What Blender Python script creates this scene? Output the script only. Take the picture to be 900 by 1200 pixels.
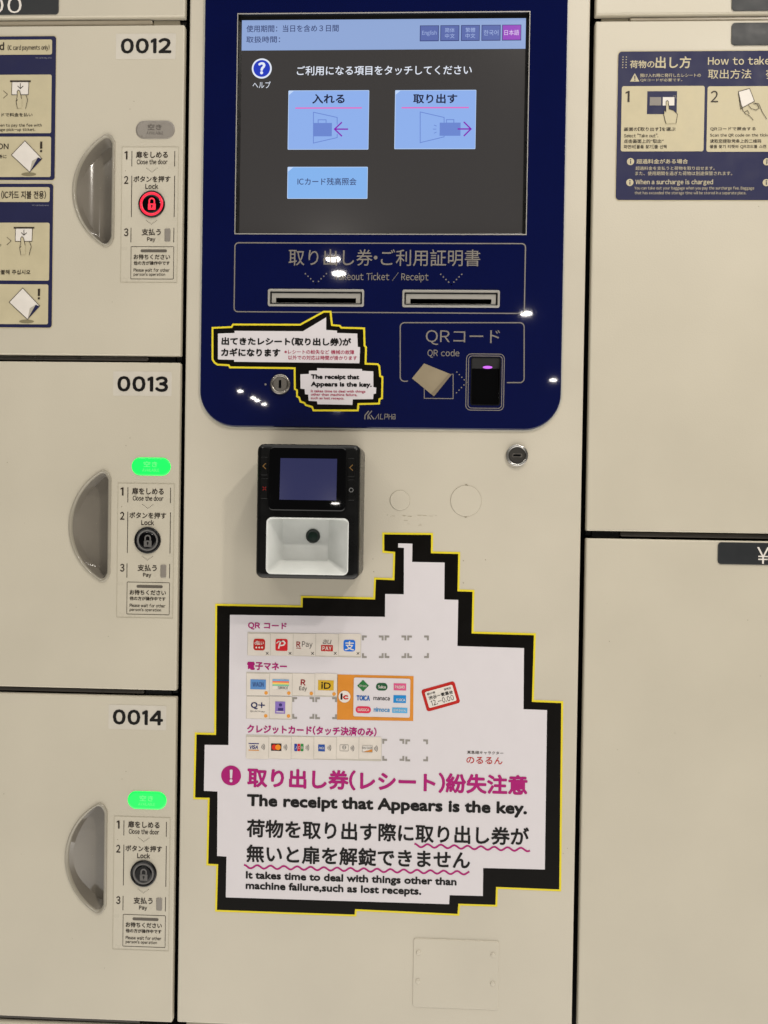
import bpy, math, random
from mathutils import Vector
from mathutils.geometry import tessellate_polygon
random.seed(4)
S = bpy.context.scene
for o in list(bpy.data.objects): bpy.data.objects.remove(o)
C = S.collection

# ------------------------------------------------------------------ camera
D, F = 0.74, 867.0                       # distance to the kiosk front, focal length in photo pixels
YAW, PIT, ROL = math.radians(2.0), math.radians(0.57), math.radians(0.88)
fwd = Vector((-math.sin(YAW)*math.cos(PIT), math.cos(YAW)*math.cos(PIT), -math.sin(PIT)))
r0 = fwd.cross(Vector((0, 0, 1))).normalized(); u0 = r0.cross(fwd)
rgt = r0*math.cos(ROL) + u0*math.sin(ROL); upv = u0*math.cos(ROL) - r0*math.sin(ROL)
CP = Vector((0, -D, 0))
cam = bpy.data.cameras.new('camera'); co = bpy.data.objects.new('camera', cam); C.objects.link(co)
from mathutils import Matrix
mw = Matrix((rgt, upv, -fwd)).transposed().to_4x4(); mw.translation = CP
co.matrix_world = mw
cam.sensor_fit = 'HORIZONTAL'; cam.sensor_width = 36; cam.lens = F/900*36
cam.clip_start = 0.01; cam.clip_end = 100
S.camera = co

# ------------------------------------------------------------------ light: a dim hall with downlights in its ceiling, plus unseen fill
S.view_settings.view_transform = 'Standard'; S.view_settings.look = 'None'
S.view_settings.exposure = 0; S.view_settings.gamma = 1
W = bpy.data.worlds.new('World'); S.world = W; W.use_nodes = True
nt = W.node_tree; bg = nt.nodes['Background']
tc = nt.nodes.new('ShaderNodeTexCoord'); sx = nt.nodes.new('ShaderNodeSeparateXYZ')
rp = nt.nodes.new('ShaderNodeValToRGB'); mr = nt.nodes.new('ShaderNodeMapRange')
mr.inputs[1].default_value = -1; mr.inputs[2].default_value = 1
nt.links.new(tc.outputs['Generated'], sx.inputs[0]); nt.links.new(sx.outputs['Z'], mr.inputs[0])
nt.links.new(mr.outputs[0], rp.inputs[0]); nt.links.new(rp.outputs[0], bg.inputs[0])
e = rp.color_ramp.elements                # fill graded by height: floor below, dark hall at eye level, pale ceiling above
e[0].position = 0.08; e[0].color = (1.40, 1.34, 1.25, 1)
e[1].position = 0.97; e[1].color = (1.0, 0.97, 0.91, 1)
k = e.new(0.40); k.color = (0.06, 0.057, 0.053, 1)
k = e.new(0.79); k.color = (0.03, 0.029, 0.027, 1)
k = e.new(0.86); k.color = (0.62, 0.60, 0.56, 1)
mx = nt.nodes.new('ShaderNodeMapRange')    # unseen fill raised towards the right to brighten that side
mx.inputs[1].default_value = -1; mx.inputs[2].default_value = 1; mx.inputs[3].default_value = 1.4; mx.inputs[4].default_value = 2.8
nt.links.new(sx.outputs['X'], mx.inputs[0]); nt.links.new(mx.outputs[0], bg.inputs[1])

CEIL = 1.12                               # ceiling above the camera
def disk_lamp(x, y, energy, dia=0.07, z=CEIL, col=(1.0, 0.93, 0.84)):
    L = bpy.data.lights.new('disk_lamp', 'AREA'); L.shape = 'DISK'; L.size = dia; L.energy = energy; L.color = col
    o = bpy.data.objects.new('disk_lamp', L); C.objects.link(o); o.location = (x, y, z)
    return o
disk_lamp(0.86, -1.22, 15.5, 0.09)          # the one that throws the terminal's shadow
disk_lamp(0.30, -0.72, 5, 0.09)  # unseen fill lamp, set where the panel does not reflect it
disk_lamp(-0.95, -1.3, 4, 0.09)  # unseen fill lamp added on the left

def q(px, py, y=0.0):
    d = fwd + rgt*((px-450)/F) - upv*((py-600)/F)
    t = (y-CP.y)/d.y; p = CP + d*t
    return (p.x, p.z)
U = D/F                                    # metres per photo pixel on the kiosk front
def mirror_lamp(px, py, energy, dia=0.06): # a lamp of the hall whose reflection shows in the glossy panel
    x, z = q(px, py, -0.003); t = CEIL/z
    disk_lamp(x*t, D-t*D, energy, dia, col=(1.0, 0.93, 0.85))
for a in ((390, 303, 2.2, .062), (397, 320, 2.2, .062), (617, 367, 2.4, .062), (649, 445, 2.0, .055), (281, 458, 2.0, .05),
          (296, 466, 2.0, .05), (301, 469, 2.0, .05), (309, 473, 2.0, .05)): mirror_lamp(*a)

def tilted_lamp(px, py, y, tilt, energy, dia):   # the same for the terminal glass, which leans back
    p = Vector((q(px, py, y)[0], y, q(px, py, y)[1])); d = (p-CP).normalized(); n = Vector((0, -math.cos(tilt), math.sin(tilt)))
    r = d-2*d.dot(n)*n; l = p+r*((CEIL-p.z)/r.z); disk_lamp(l.x, l.y, energy, dia, col=(1.0, .95, .88))
tilted_lamp(393, 590, -.058, math.radians(4.0), 3.0, .10)
# ------------------------------------------------------------------ materials
def lin(c):
    c /= 255.0
    return c/12.92 if c <= 0.04045 else ((c+0.055)/1.055)**2.4
MATS = {}
def M(name, rgb, rough=0.5, metal=0.0, emit=0.0, spec=0.5, var=0.06, scale=60, bump=0.0, bscale=900, coat=0.0, alpha=None):
    m = bpy.data.materials.new(name); m.use_nodes = True
    n = m.node_tree; b = n.nodes['Principled BSDF']
    c = tuple(lin(v) for v in rgb)
    b.inputs['Roughness'].default_value = rough; b.inputs['Metallic'].default_value = metal
    b.inputs['Specular IOR Level'].default_value = spec
    if coat: b.inputs['Coat Weight'].default_value = coat; b.inputs['Coat Roughness'].default_value = 0.04
    if emit:
        b.inputs['Base Color'].default_value = (0.01, 0.01, 0.012, 1)
        b.inputs['Emission Color'].default_value = (*c, 1); b.inputs['Emission Strength'].default_value = emit
    else:
        tx = n.nodes.new('ShaderNodeTexCoord'); no = n.nodes.new('ShaderNodeTexNoise')
        no.inputs['Scale'].default_value = scale; no.inputs['Detail'].default_value = 4
        n.links.new(tx.outputs['Object'], no.inputs['Vector'])
        mp = n.nodes.new('ShaderNodeMapRange'); mp.inputs[1].default_value = .25; mp.inputs[2].default_value = .75
        mp.inputs[3].default_value = 1-var; mp.inputs[4].default_value = 1+var
        n.links.new(no.outputs['Fac'], mp.inputs[0])
        hv = n.nodes.new('ShaderNodeHueSaturation'); hv.inputs['Color'].default_value = (*c, 1)
        n.links.new(mp.outputs[0], hv.inputs['Value']); n.links.new(hv.outputs[0], b.inputs['Base Color'])
        mr2 = n.nodes.new('ShaderNodeMapRange'); mr2.inputs[1].default_value = .3; mr2.inputs[2].default_value = .7
        mr2.inputs[3].default_value = max(0, rough*0.85); mr2.inputs[4].default_value = min(1, rough*1.15)
        n.links.new(no.outputs['Fac'], mr2.inputs[0]); n.links.new(mr2.outputs[0], b.inputs['Roughness'])
        if bump:
            n2 = n.nodes.new('ShaderNodeTexNoise'); n2.inputs['Scale'].default_value = bscale; n2.inputs['Detail'].default_value = 3
            n.links.new(tx.outputs['Object'], n2.inputs['Vector'])
            bp = n.nodes.new('ShaderNodeBump'); bp.inputs['Strength'].default_value = bump; bp.inputs['Distance'].default_value = 0.0006
            n.links.new(n2.outputs['Fac'], bp.inputs['Height']); n.links.new(bp.outputs[0], b.inputs['Normal'])
    MATS[name] = m
    return m
BEIGE = M('beige_paint', (188, 181, 165), .42, spec=.4, var=.05, scale=9, bump=.22, bscale=700)
DOORP = M('door_paint', (186, 179, 162), .40, spec=.4, var=.05, scale=8, bump=.22, bscale=650)
FILM = M('clear_film', (186, 179, 162), .30, var=.03)
FILMEDGE = M('film_edge', (166, 159, 138), .4)
PANEL = M('blue_acrylic', (2, 9, 57), .026, spec=.55, var=.05, scale=30)
TRIM = M('pale_trim', (170, 168, 158), .35)
SLOTM = M('slot_grey', (150, 147, 140), .38, var=.04)
GREYPRINT = M('grey_print', (118, 112, 104), .45)
STEEL = M('steel', (150, 145, 138), .28, metal=.9, var=.08, scale=120)
CHROME = M('dark_chrome', (170, 168, 164), .3, metal=1)
BLACK = M('black_plastic', (8, 8, 8), .28, var=.2, spec=.3)
GLOSSB = M('black_glass', (3, 3, 4), .02, spec=.3)
DARK = M('dark_gap', (6, 5, 5), .9, spec=.1)
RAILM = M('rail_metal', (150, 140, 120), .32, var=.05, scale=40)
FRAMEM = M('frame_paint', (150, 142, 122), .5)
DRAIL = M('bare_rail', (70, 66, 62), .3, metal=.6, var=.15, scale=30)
CUPM = M('grey_clear_plastic', (118, 112, 102), .14, coat=.8, var=.10, scale=25)
RIMM = M('grey_rim', (146, 140, 126), .25)
NUMB = M('number_sticker', (192, 186, 174), .35)
INK = M('black_ink', (14, 12, 11), .5, spec=.22)
DINK = M('brown_ink', (48, 40, 32), .5, spec=.22)
NAVY = M('navy_print', (28, 30, 66), .5, spec=.22)
CREAM = M('cream_print', (184, 174, 144), .42, spec=.22)
WHITEP = M('white_print', (214, 208, 200), .45, spec=.22)
PLATE = M('charcoal_plate', (42, 44, 46), .4, spec=.22)
STW = M('sticker_white', (206, 201, 204), .42, var=.012, spec=.22)
STB = M('sticker_black', (8, 6, 4), .42, spec=.10)
STY = M('sticker_yellow', (218, 200, 44), .42, spec=.22)
MAG = M('magenta_ink', (160, 20, 106), .45, spec=.22)
CRIM = M('crimson_ink', (160, 24, 70), .45, spec=.22)
RED = M('red_ink', (176, 32, 26), .45, spec=.22)
TILE = M('tile_white', (208, 200, 190), .45, spec=.22)
TLINE = M('tile_line', (182, 176, 164), .45)
GMARK = M('grey_mark', (140, 136, 130), .45, spec=.22)
ORANGE = M('orange_ink', (204, 128, 26), .45)
TABW = M('tray_white', (205, 207, 204), .5)
def ink(name, rgb): return MATS.get(name) or M(name, rgb, .45, spec=.22)
SPECK = M('door_speck', (132, 124, 104), .5)
LAMPG = M('lamp_green', (9, 238, 84), .3, emit=1.5)
LAMPGT = M('lamp_green_text', (130, 245, 150), .3, emit=.85)
LAMPOFF = M('lamp_off', (128, 122, 114), .3)
LAMPOFFT = M('lamp_off_text', (84, 78, 72), .4)
REDON = M('lamp_red', (250, 30, 60), .3, emit=1.3)
def scr(name, rgb, s=1.0): return MATS.get(name) or M(name, rgb, .18, emit=s, spec=.3)
SBG = scr('screen_dark', (54, 51, 48)); SHEAD = scr('screen_header', (142, 166, 212)); SBTN = scr('screen_button', (140, 174, 234))
SBTN2 = scr('screen_button_cyan', (130, 178, 236)); SLANG = scr('screen_lang', (88, 104, 168)); SLANGE = scr('screen_lang_edge', (48, 58, 112))
SMAG = scr('screen_magenta', (148, 66, 186)); SW = scr('screen_white', (228, 234, 246)); STXT = scr('screen_ink', (20, 26, 58))
SGT = scr('screen_grey_ink', (56, 68, 112)); SPINK = scr('screen_pink', (224, 104, 190)); SICON = scr('screen_icon', (104, 132, 206))
SPUR = scr('screen_purple', (130, 24, 176)); SBLUE = scr('screen_blue', (28, 54, 184)); SLT = scr('screen_lang_text', (164, 182, 226))
SEDGE = scr('screen_button_edge', (190, 214, 250))
TSCR = M('terminal_screen', (34, 37, 78), .12, emit=1.0)

# ------------------------------------------------------------------ mesh builder
def rr(x0, z0, x1, z1, r, n=7):
    if x0 > x1: x0, x1 = x1, x0
    if z0 > z1: z0, z1 = z1, z0
    r = min(r, (x1-x0)/2-1e-7, (z1-z0)/2-1e-7)
    if r <= 1e-7: return [(x0, z0), (x1, z0), (x1, z1), (x0, z1)]
    out = []
    for cx, cz, a in ((x1-r, z0+r, -90), (x1-r, z1-r, 0), (x0+r, z1-r, 90), (x0+r, z0+r, 180)):
        for i in range(n+1):
            t = math.radians(a+90*i/n); out.append((cx+r*math.cos(t), cz+r*math.sin(t)))
    return out
def circ(cx, cz, r, n=40, rz=None):
    return [(cx+r*math.cos(2*math.pi*i/n), cz+(rz or r)*math.sin(2*math.pi*i/n)) for i in range(n)]
def R(x0, y0, x1, y1, Y=0.0):              # a rectangle measured on the photo -> (x0,z0,x1,z1) on the plane at depth Y
    xm, ym = (x0+x1)/2, (y0+y1)/2
    return (q(x0, ym, Y)[0], q(xm, y1, Y)[1], q(x1, ym, Y)[0], q(xm, y0, Y)[1])
TXT_OBJ = {}
def glyphs(body):
    if body not in TXT_OBJ:
        c = bpy.data.curves.new('lettering', 'FONT'); c.body = body; c.size = 1; c.resolution_u = 3
        o = bpy.data.objects.new('lettering', c); me = o.to_mesh()
        TXT_OBJ[body] = ([tuple(v.co[:2]) for v in me.vertices], [tuple(p.vertices) for p in me.polygons])
        o.to_mesh_clear(); bpy.data.objects.remove(o); bpy.data.curves.remove(c)
    return TXT_OBJ[body]
OWN = {'1': ([(0, .555), (.115, .63), (.115, 0), (.205, 0), (.205, .733), (.135, .733), (0, .64)], [(0, 1, 5, 6), (1, 2, 3, 4, 5)]),
       'I': ([(0, 0), (.09, 0), (.09, .733), (0, .733)], [(0, 1, 2, 3)]), 'l': ([(0, 0), (.085, 0), (.085, .78), (0, .78)], [(0, 1, 2, 3)])}
def lettering(body, face):                 # face 'g': the round built-in face; 'n': every latin letter set narrow from the wide sans
    if face == 'g': return glyphs(body)
    x = 0.0; V, Fc = [], []
    for ch in body:
        if ch in ' \u3000': x += .33 if ch == ' ' else .6; continue
        prop = '!' <= ch <= '~' or ch in '（）【】※・“”¥'
        g = chr(ord(ch)+0xFEE0) if '!' <= ch <= '~' else ('￥' if ch == '¥' else ch)
        vs, fs = OWN.get(ch) or glyphs(g); a0 = min(v[0] for v in vs); a1 = max(v[0] for v in vs)
        b = len(V)
        if prop: sb = .075 if ch.isdigit() else .055; V += [(v[0]-a0+x+sb, v[1]) for v in vs]; x += a1-a0+2*sb
        else: V += [(v[0]+x, v[1]) for v in vs]; x += .92 if '\uac00' <= ch <= '\ud7a3' else 1.0
        Fc += [tuple(i+b for i in f) for f in fs]
    return V, Fc
CAPH = {'n': max(v[1] for v in glyphs('Ｈ')[0]), 'g': .682}
class MB:
    def __init__(s, Y=0.0): s.v = []; s.f = []; s.m = []; s.sm = []; s.mats = []; s.Y = Y
    def mi(s, m):
        if m not in s.mats: s.mats.append(m)
        return s.mats.index(m)
    def add(s, vs, fs, m, smooth=False):
        b = len(s.v); s.v += vs; i = s.mi(m)
        for f in fs: s.f.append([b+k for k in f]); s.m.append(i); s.sm.append(smooth)
    def flat(s, pts, m, k=0, Y=None):
        y = (s.Y if Y is None else Y) - k*0.00016
        s.add([(x, y, z) for x, z in pts], [range(len(pts))], m)
    def holed(s, outer, holes, m, Y):
        polys = [[Vector((x, z, 0)) for x, z in p] for p in [outer]+holes]
        vs = [(v.x, Y, v.y) for p in polys for v in p]
        s.add(vs, [t if (vs[t[1]][0]-vs[t[0]][0])*(vs[t[2]][2]-vs[t[0]][2])-(vs[t[2]][0]-vs[t[0]][0])*(vs[t[1]][2]-vs[t[0]][2]) > 0 else t[::-1]
                   for t in tessellate_polygon(polys)], m)
    def loft(s, rings, m, smooth=False, cap=True, capm=None):
        n = len(rings[0]); vs = [p for r in rings for p in r]; fs = []
        for a in range(len(rings)-1):
            for i in range(n):
                j = (i+1) % n; fs.append((a*n+i, a*n+j, (a+1)*n+j, (a+1)*n+i))
        s.add(vs, fs, m, smooth)
        if cap: s.add(list(rings[-1]), [range(n)], capm or m)
    def prism(s, pts2, yb, yf, m, bev=0.0, capm=None, inset=None, smooth=False):   # solid from yb (back) to yf (front)
        cx = sum(p[0] for p in pts2)/len(pts2); cz = sum(p[1] for p in pts2)/len(pts2)
        rings = [[(x, yb, z) for x, z in pts2], [(x, yf+bev, z) for x, z in pts2]]
        if bev:
            for t in (0.3, 0.65, 1.0):
                a = t*math.pi/2; d = bev*(1-math.cos(a)); h = bev*math.sin(a)
                rings.append([(x, yf+bev-h, z) for x, z in inset2(pts2, d)])
        s.loft(rings, m, smooth=bool(bev) or smooth, capm=capm)
        return rings[-1]
    def ring(s, outer, inner, m, k=0, Y=None):
        y = (s.Y if Y is None else Y) - k*0.00016
        s.loft([[(x, y, z) for x, z in outer], [(x, y, z) for x, z in inner]], m, cap=False)
    # --- shapes given in photo pixels on this builder's plane
    def P(s, pts, m, k=0): s.flat([q(x, y, s.Y) for x, y in pts], m, k)
    def B(s, x0, y0, x1, y1, m, k=0, r=0): s.flat(rr(*R(x0, y0, x1, y1, s.Y), r*U), m, k)
    def O(s, cx, cy, r, m, k=0, ry=None): s.flat(circ(*q(cx, cy, s.Y), r*U, 32, (ry or r)*U), m, k)
    def frame(s, x0, y0, x1, y1, w, m, k=0, r=0):
        a = R(x0, y0, x1, y1, s.Y); w *= U
        s.ring(rr(*a, r*U), rr(a[0]+w, a[1]+w, a[2]-w, a[3]-w, max(r*U-w, w*.3)), m, k) if r else \
            s.ring(rr(*a, 0), rr(a[0]+w, a[1]+w, a[2]-w, a[3]-w, 0), m, k)
    def oring(s, cx, cy, r, w, m, k=0):
        c = q(cx, cy, s.Y); s.ring(circ(*c, r*U), circ(*c, (r-w)*U), m, k)
    def line(s, pts, w, m, k=0, closed=False, raw=False):
        p = [Vector(a) if raw else Vector(q(a[0], a[1], s.Y)) for a in pts]; h = w*U/2; n = len(p)
        L, Rr = [], []
        for i in range(n):
            a = p[i-1] if (i or closed) else None; b = p[(i+1) % n] if (i < n-1 or closed) else None
            d1 = (p[i]-a).normalized() if a is not None else None; d2 = (b-p[i]).normalized() if b is not None else None
            if d1 is None: d1 = d2
            if d2 is None: d2 = d1
            t = d1+d2
            t = d1 if t.length < 1e-6 else t.normalized()
            nn = Vector((-t.y, t.x)); sc = 1/max(0.45, nn.dot(Vector((-d1.y, d1.x))))
            L.append(p[i]+nn*h*sc); Rr.append(p[i]-nn*h*sc)
        y = s.Y - k*0.00016
        vs = [(a.x, y, a.y) for a in L]+[(a.x, y, a.y) for a in Rr]
        s.add(vs, [(i, n+i, n+(i+1) % n, (i+1) % n) for i in range(n if closed else n-1)], m)
    def dots(s, pts, r, m, k=0):
        for x, y in pts: s.flat(circ(*q(x, y, s.Y), r*U, 10), m, k)
    def txt(s, body, x0, x1, y0, y1, m, k=1, bold=0.0, base=False, rot=0.0, slant=0.0, face='n'):
        # glyph outlines stretched to the measured box; base=True: y0 is cap height, y1 the baseline
        vs, fs = lettering(body, face)
        ax0 = min(v[0] for v in vs); ax1 = max(v[0] for v in vs); az0 = min(v[1] for v in vs); az1 = max(v[1] for v in vs)
        if base: az0, az1 = 0.0, CAPH[face]
        cx, cz = q((x0+x1)/2, (y0+y1)/2, s.Y); w = (x1-x0)*s.sc(); h = (y1-y0)*s.sc()
        bm = bold*h/(az1-az0); w -= 2*bm; h -= 2*bm
        y = s.Y-k*0.00016; ca, sa = math.cos(rot), math.sin(rot)
        d = bm*.72
        st = [(0, 0)] if bm <= 0 else ([(-bm, 0), (bm, 0), (0, bm), (0, -bm)] + ([(-d, -d), (d, d), (-d, d), (d, -d)] if bold > .02 else []))
        for n, (ox, oz) in enumerate(st):      # heavier weights: the glyph laid down again a hair to each side
            out = []
            for vx, vz in vs:
                a = ((vx-ax0)/(ax1-ax0)-.5)*w+ox; b = ((vz-az0)/(az1-az0)-.5)*h+oz; a += slant*b
                out.append((cx+a*ca-b*sa, y-n*0.000012, cz+a*sa+b*ca))
            s.add(out, fs, m)
    def sc(s): return (D+s.Y)/F
    def build(s, name, parent=None, loc=None):
        org = Vector(loc) if loc is not None else (Vector(parent['_o']) if parent is not None else Vector((0, 0, 0)))
        me = bpy.data.meshes.new(name); me.from_pydata([tuple(Vector(v)-org) for v in s.v], [], [list(f) for f in s.f])
        for m in s.mats: me.materials.append(m)
        me.polygons.foreach_set('material_index', s.m); me.polygons.foreach_set('use_smooth', s.sm); me.update()
        o = bpy.data.objects.new(name, me); C.objects.link(o)
        if parent is not None: o.parent = parent
        else: o.location = org
        o['_o'] = tuple(org)
        return o
def inset2(pts, d):
    n = len(pts); out = []
    for i in range(n):
        a, b, c = Vector(pts[i-1]), Vector(pts[i]), Vector(pts[(i+1) % n])
        d1 = (b-a); d2 = (c-b)
        if d1.length < 1e-9: d1 = d2
        if d2.length < 1e-9: d2 = d1
        d1.normalize(); d2.normalize(); n1 = Vector((-d1.y, d1.x)); n2 = Vector((-d2.y, d2.x))
        t = n1+n2; t = n1 if t.length < 1e-6 else t.normalized()
        out.append(tuple(b+t*d/max(.4, t.dot(n1))))
    return out
def at(pts, y): return [(x, y, z) for x, z in pts]
def tag(o, label=None, cat=None, group=None, kind=None):
    if label: o['label'] = label
    if cat: o['category'] = cat
    if group: o['group'] = group
    if kind: o['kind'] = kind
    return o
def thing(name, loc, label, cat, group=None):
    o = bpy.data.objects.new(name, None); o.empty_display_size = .02; C.objects.link(o); o.location = loc; o['_o'] = tuple(loc)
    return tag(o, label, cat, group)
def copy_tree(o, loc=None, parent=None):
    c = o.copy(); C.objects.link(c)
    if parent is not None: c.parent = parent
    if loc is not None: c.location = loc
    for ch in list(o.children): copy_tree(ch, None, c)
    return c
def zig(pts):                              # dotted chevron points
    return pts

# ================================================================== LOCKER FRAMES AND DOORS
def Zp(px, py): return q(px, py)[1]
def Xp(px, py): return q(px, py)[0]
LX1 = (Xp(214.5, 120)+Xp(211.5, 430)+Xp(204.5, 1000))/3           # right edge of the left doors
KX0 = (Xp(221.3, 0)+Xp(217.4, 540)+Xp(206.7, 1195))/3; KX1 = (Xp(691.4, 100)+Xp(679, 570)+Xp(672, 1195))/3
RX0 = (Xp(698, 60)+Xp(693.2, 250)+Xp(686.6, 690))/3             # left edge of the right doors
LX0 = LX1-0.46; RX1 = RX0+0.46
PITCH = ((Zp(148, 177)-Zp(144, 570.4))+(Zp(144, 570.4)-Zp(138.2, 961)))/2
d12t, d12b = Zp(150, 29.3), Zp(150, 416.3)

def door_panel(x0, z0, x1, z1, root, hole=None):
    b = MB(); o2 = rr(x0, z0, x1, z1, .0012, 3)
    rings = [at(o2, .0065), at(o2, .0014)]
    for t in (.35, .7, 1):
        a = t*math.pi/2; rings.append(at(inset2(o2, .0014*(1-math.cos(a))), .0014*(1-math.sin(a))))
    b.loft(rings, DOORP, smooth=True, cap=False)
    b.holed([(p[0], p[2]) for p in rings[-1]], [hole] if hole else [], DOORP, 0)
    for i in range(14): b.flat(circ(x0+.02+random.random()*(x1-x0-.04), z0+.03+random.random()*(z1-z0-.06), random.uniform(.25, .6)*U, 8), SPECK, 1, Y=0)
    return b.build('door_panel', root)

# half-moon handle, measured on the 0012 door
hx0, hx1, hzt, hzb = Xp(85, 223), Xp(134.6, 223), Zp(130, 157), Zp(130, 289.6)
def half_moon(ins=0.0):
    x0, x1, zt, zb = hx0+ins, hx1-ins, hzt-ins, hzb+ins
    zc = (zt+zb)/2; hh = (zt-zb)/2; w = x1-x0; cut = .80*w
    Rr = (hh*hh+cut*cut)/(2*cut); top = []
    a1 = math.asin(min(1, hh*.985/Rr))
    for i in range(17):
        a = a1*i/16; top.append((x0+Rr-Rr*math.cos(a), Rr*math.sin(a)))
    lx, lz = top[-1]; tx, tz = math.sin(a1), math.cos(a1)
    p0 = Vector((lx, lz)); c1 = Vector((lx+(x1-lx)*.65, hh*1.035)); p2 = Vector((x1, hh-.20*w))
    for i in range(1, 9):
        t = i/8; p = (1-t)**2*p0+2*t*(1-t)*c1+t*t*p2; top.append((p.x, min(p.y, hh)))
    return [(x, zc+z) for x, z in top], [(x, zc-z) for x, z in top]
def moon_poly(ins):
    t, b = half_moon(ins); return b + t[::-1][:-1]
def handle(root):
    b = MB()
    o0, o1, o2, o3 = moon_poly(0), moon_poly(.5*U), moon_poly(1.0*U), moon_poly(3.2*U)
    o4 = moon_poly(3.8*U)
    b.loft([at(o0, .002), at(o0, -.0006), at(o1, -.0014), at(o2, -.0016), at(o3, -.0012), at(o4, .0015)], RIMM, smooth=True, cap=False)
    rim = b.build('handle_rim', root)
    c = MB(); t0, b0 = half_moon(3.8*U); t1, b1 = half_moon(7.5*U)
    xf = hx0+.58*(hx1-hx0); xl = t1[0][0]
    def dep(x): return .004+.011*math.sin(math.pi/2*min(1, max(0, (x-xl)/(xf-xl))))
    n = len(t0)
    wall0 = at(b0+t0[::-1][:-1], .0015); w1 = b1+t1[::-1][:-1]
    # keep the right wall upright so the pull edge hides it
    w1 = [(x if x < hx1-9*U else hx1-4.2*U, z) for x, z in w1]
    t1 = [(x if x < hx1-9*U else hx1-4.2*U, z) for x, z in t1]; b1 = [(x if x < hx1-9*U else hx1-4.2*U, z) for x, z in b1]
    c.loft([wall0, [(x, dep(x), z) for x, z in w1]], CUPM, smooth=True, cap=False)
    base = len(c.v); ids = c.mi(CUPM)
    for a, b_ in zip(b1, t1):
        c.v += [(a[0], dep(a[0]), a[1]), (b_[0], dep(b_[0]), b_[1])]
    for i in range(n-1):
        k = base+2*i; c.f.append([k, k+2, k+3, k+1]); c.m.append(ids); c.sm.append(True)
    cup = c.build('handle_cup', root)
    return rim
def number_sticker(root, digits, x0, y0, x1, y1, dx0, dy0, dx1, dy1):
    b = MB(-.0002); b.prism(rr(*R(x0, y0, x1, y1), 1*U, 3), .0001, -.0002, NUMB)
    b.txt(digits, dx0, dx1, dy0, dy1, INK, 1, bold=.036)
    return b.build('number_sticker', root)
def status_lamp(root, on):
    b = MB(-.0009); a = R(159.2, 141.6, 205, 162.8)
    o = rr(*a, 10.4*U, 10); m = LAMPG if on else LAMPOFF
    b.loft([at(o, .001), at(o, -.0003), at(inset2(o, .6*U), -.0007), at(inset2(o, 2*U), -.0009)], m, smooth=True)
    t = LAMPGT if on else LAMPOFFT
    b.txt('空き', 173, 189.5, 145.5, 152.3, t, 1, bold=.01); b.txt('AVAILABLE', 171.5, 191.5, 154.3, 157.6, t, 1)
    return b.build('status_lamp', root)
def step_label(root):
    b = MB(-.00015); b.prism(rr(*R(142, 172, 208.5, 331), .5*U, 2), .0001, -.00015, FILM)
    b.frame(142, 172, 208.5, 331, .45, FILMEDGE, 1)
    for n, y0, y1 in (('1', 177.2, 187), ('2', 206.2, 215.6), ('3', 267.6, 277)):
        b.txt(n, 145.3 if n != '1' else 145.8, 150.6 if n != '1' else 149.6, y0, y1, DINK, 1, bold=.02)
    for y0, y1 in ((177, 195), (206, 254.5), (267, 284)):
        xo = (y0-177)*-.012
        b.B(154.2+xo, y0, 155+xo, y1, DINK, 1); b.B(204.4+xo, y0, 205.2+xo, y1, DINK, 1)
    b.txt('扉をしめる', 159, 197.2, 177.4, 185.4, DINK, 1, bold=.022); b.txt('Close the door', 160, 196.8, 187, 192.6, DINK, 1, bold=.02, base=True)
    b.txt('ボタンを押す', 156, 200.2, 206.3, 213.7, DINK, 1, bold=.022); b.txt('Lock', 170.2, 185.6, 215.7, 221.4, DINK, 1, bold=.026, base=True)
    b.txt('支払う', 165.8, 188.8, 268, 276, DINK, 1, bold=.022); b.txt('Pay', 172.3, 182.2, 278, 284, DINK, 1, bold=.028)
    for x0, y0 in ((172, 197.2), (171.5, 258.3)):
        for i in range(5):
            f = i/4; b.dots([(x0+6.1*f, y0+4.4*f), (x0+12.2-6.1*f, y0+4.4*f)], .45, DINK, 1)
    b.frame(153.2, 288.8, 203.8, 327.3, .6, DINK, 1, r=1.2)
    b.B(164.8, 292.3, 195.6, 295.7, ink('label_grey', (92, 86, 78)), 1, r=1.6)
    b.txt('お待ちください', 156.2, 199.8, 298, 304.2, DINK, 1, bold=.024); b.txt('他の方が操作中です', 156.2, 199.4, 306, 310.6, DINK, 1, bold=.024)
    b.txt('Please wait for other', 156.2, 199.2, 314.4, 318.6, DINK, 1, bold=.02); b.txt("person's operation", 156.2, 194, 319.4, 324.2, DINK, 1, bold=.02)
    lab = b.build('instruction_label', root)
    p = MB(-.0008); o = rr(*R(193, 268, 199.8, 283.2), 1.4*U, 4)
    p.loft([at(o, .0005), at(o, -.0004), at(inset2(o, .7*U), -.0008)], LAMPOFF, smooth=True); p.build('payment_lamp', root)
    return lab
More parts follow.
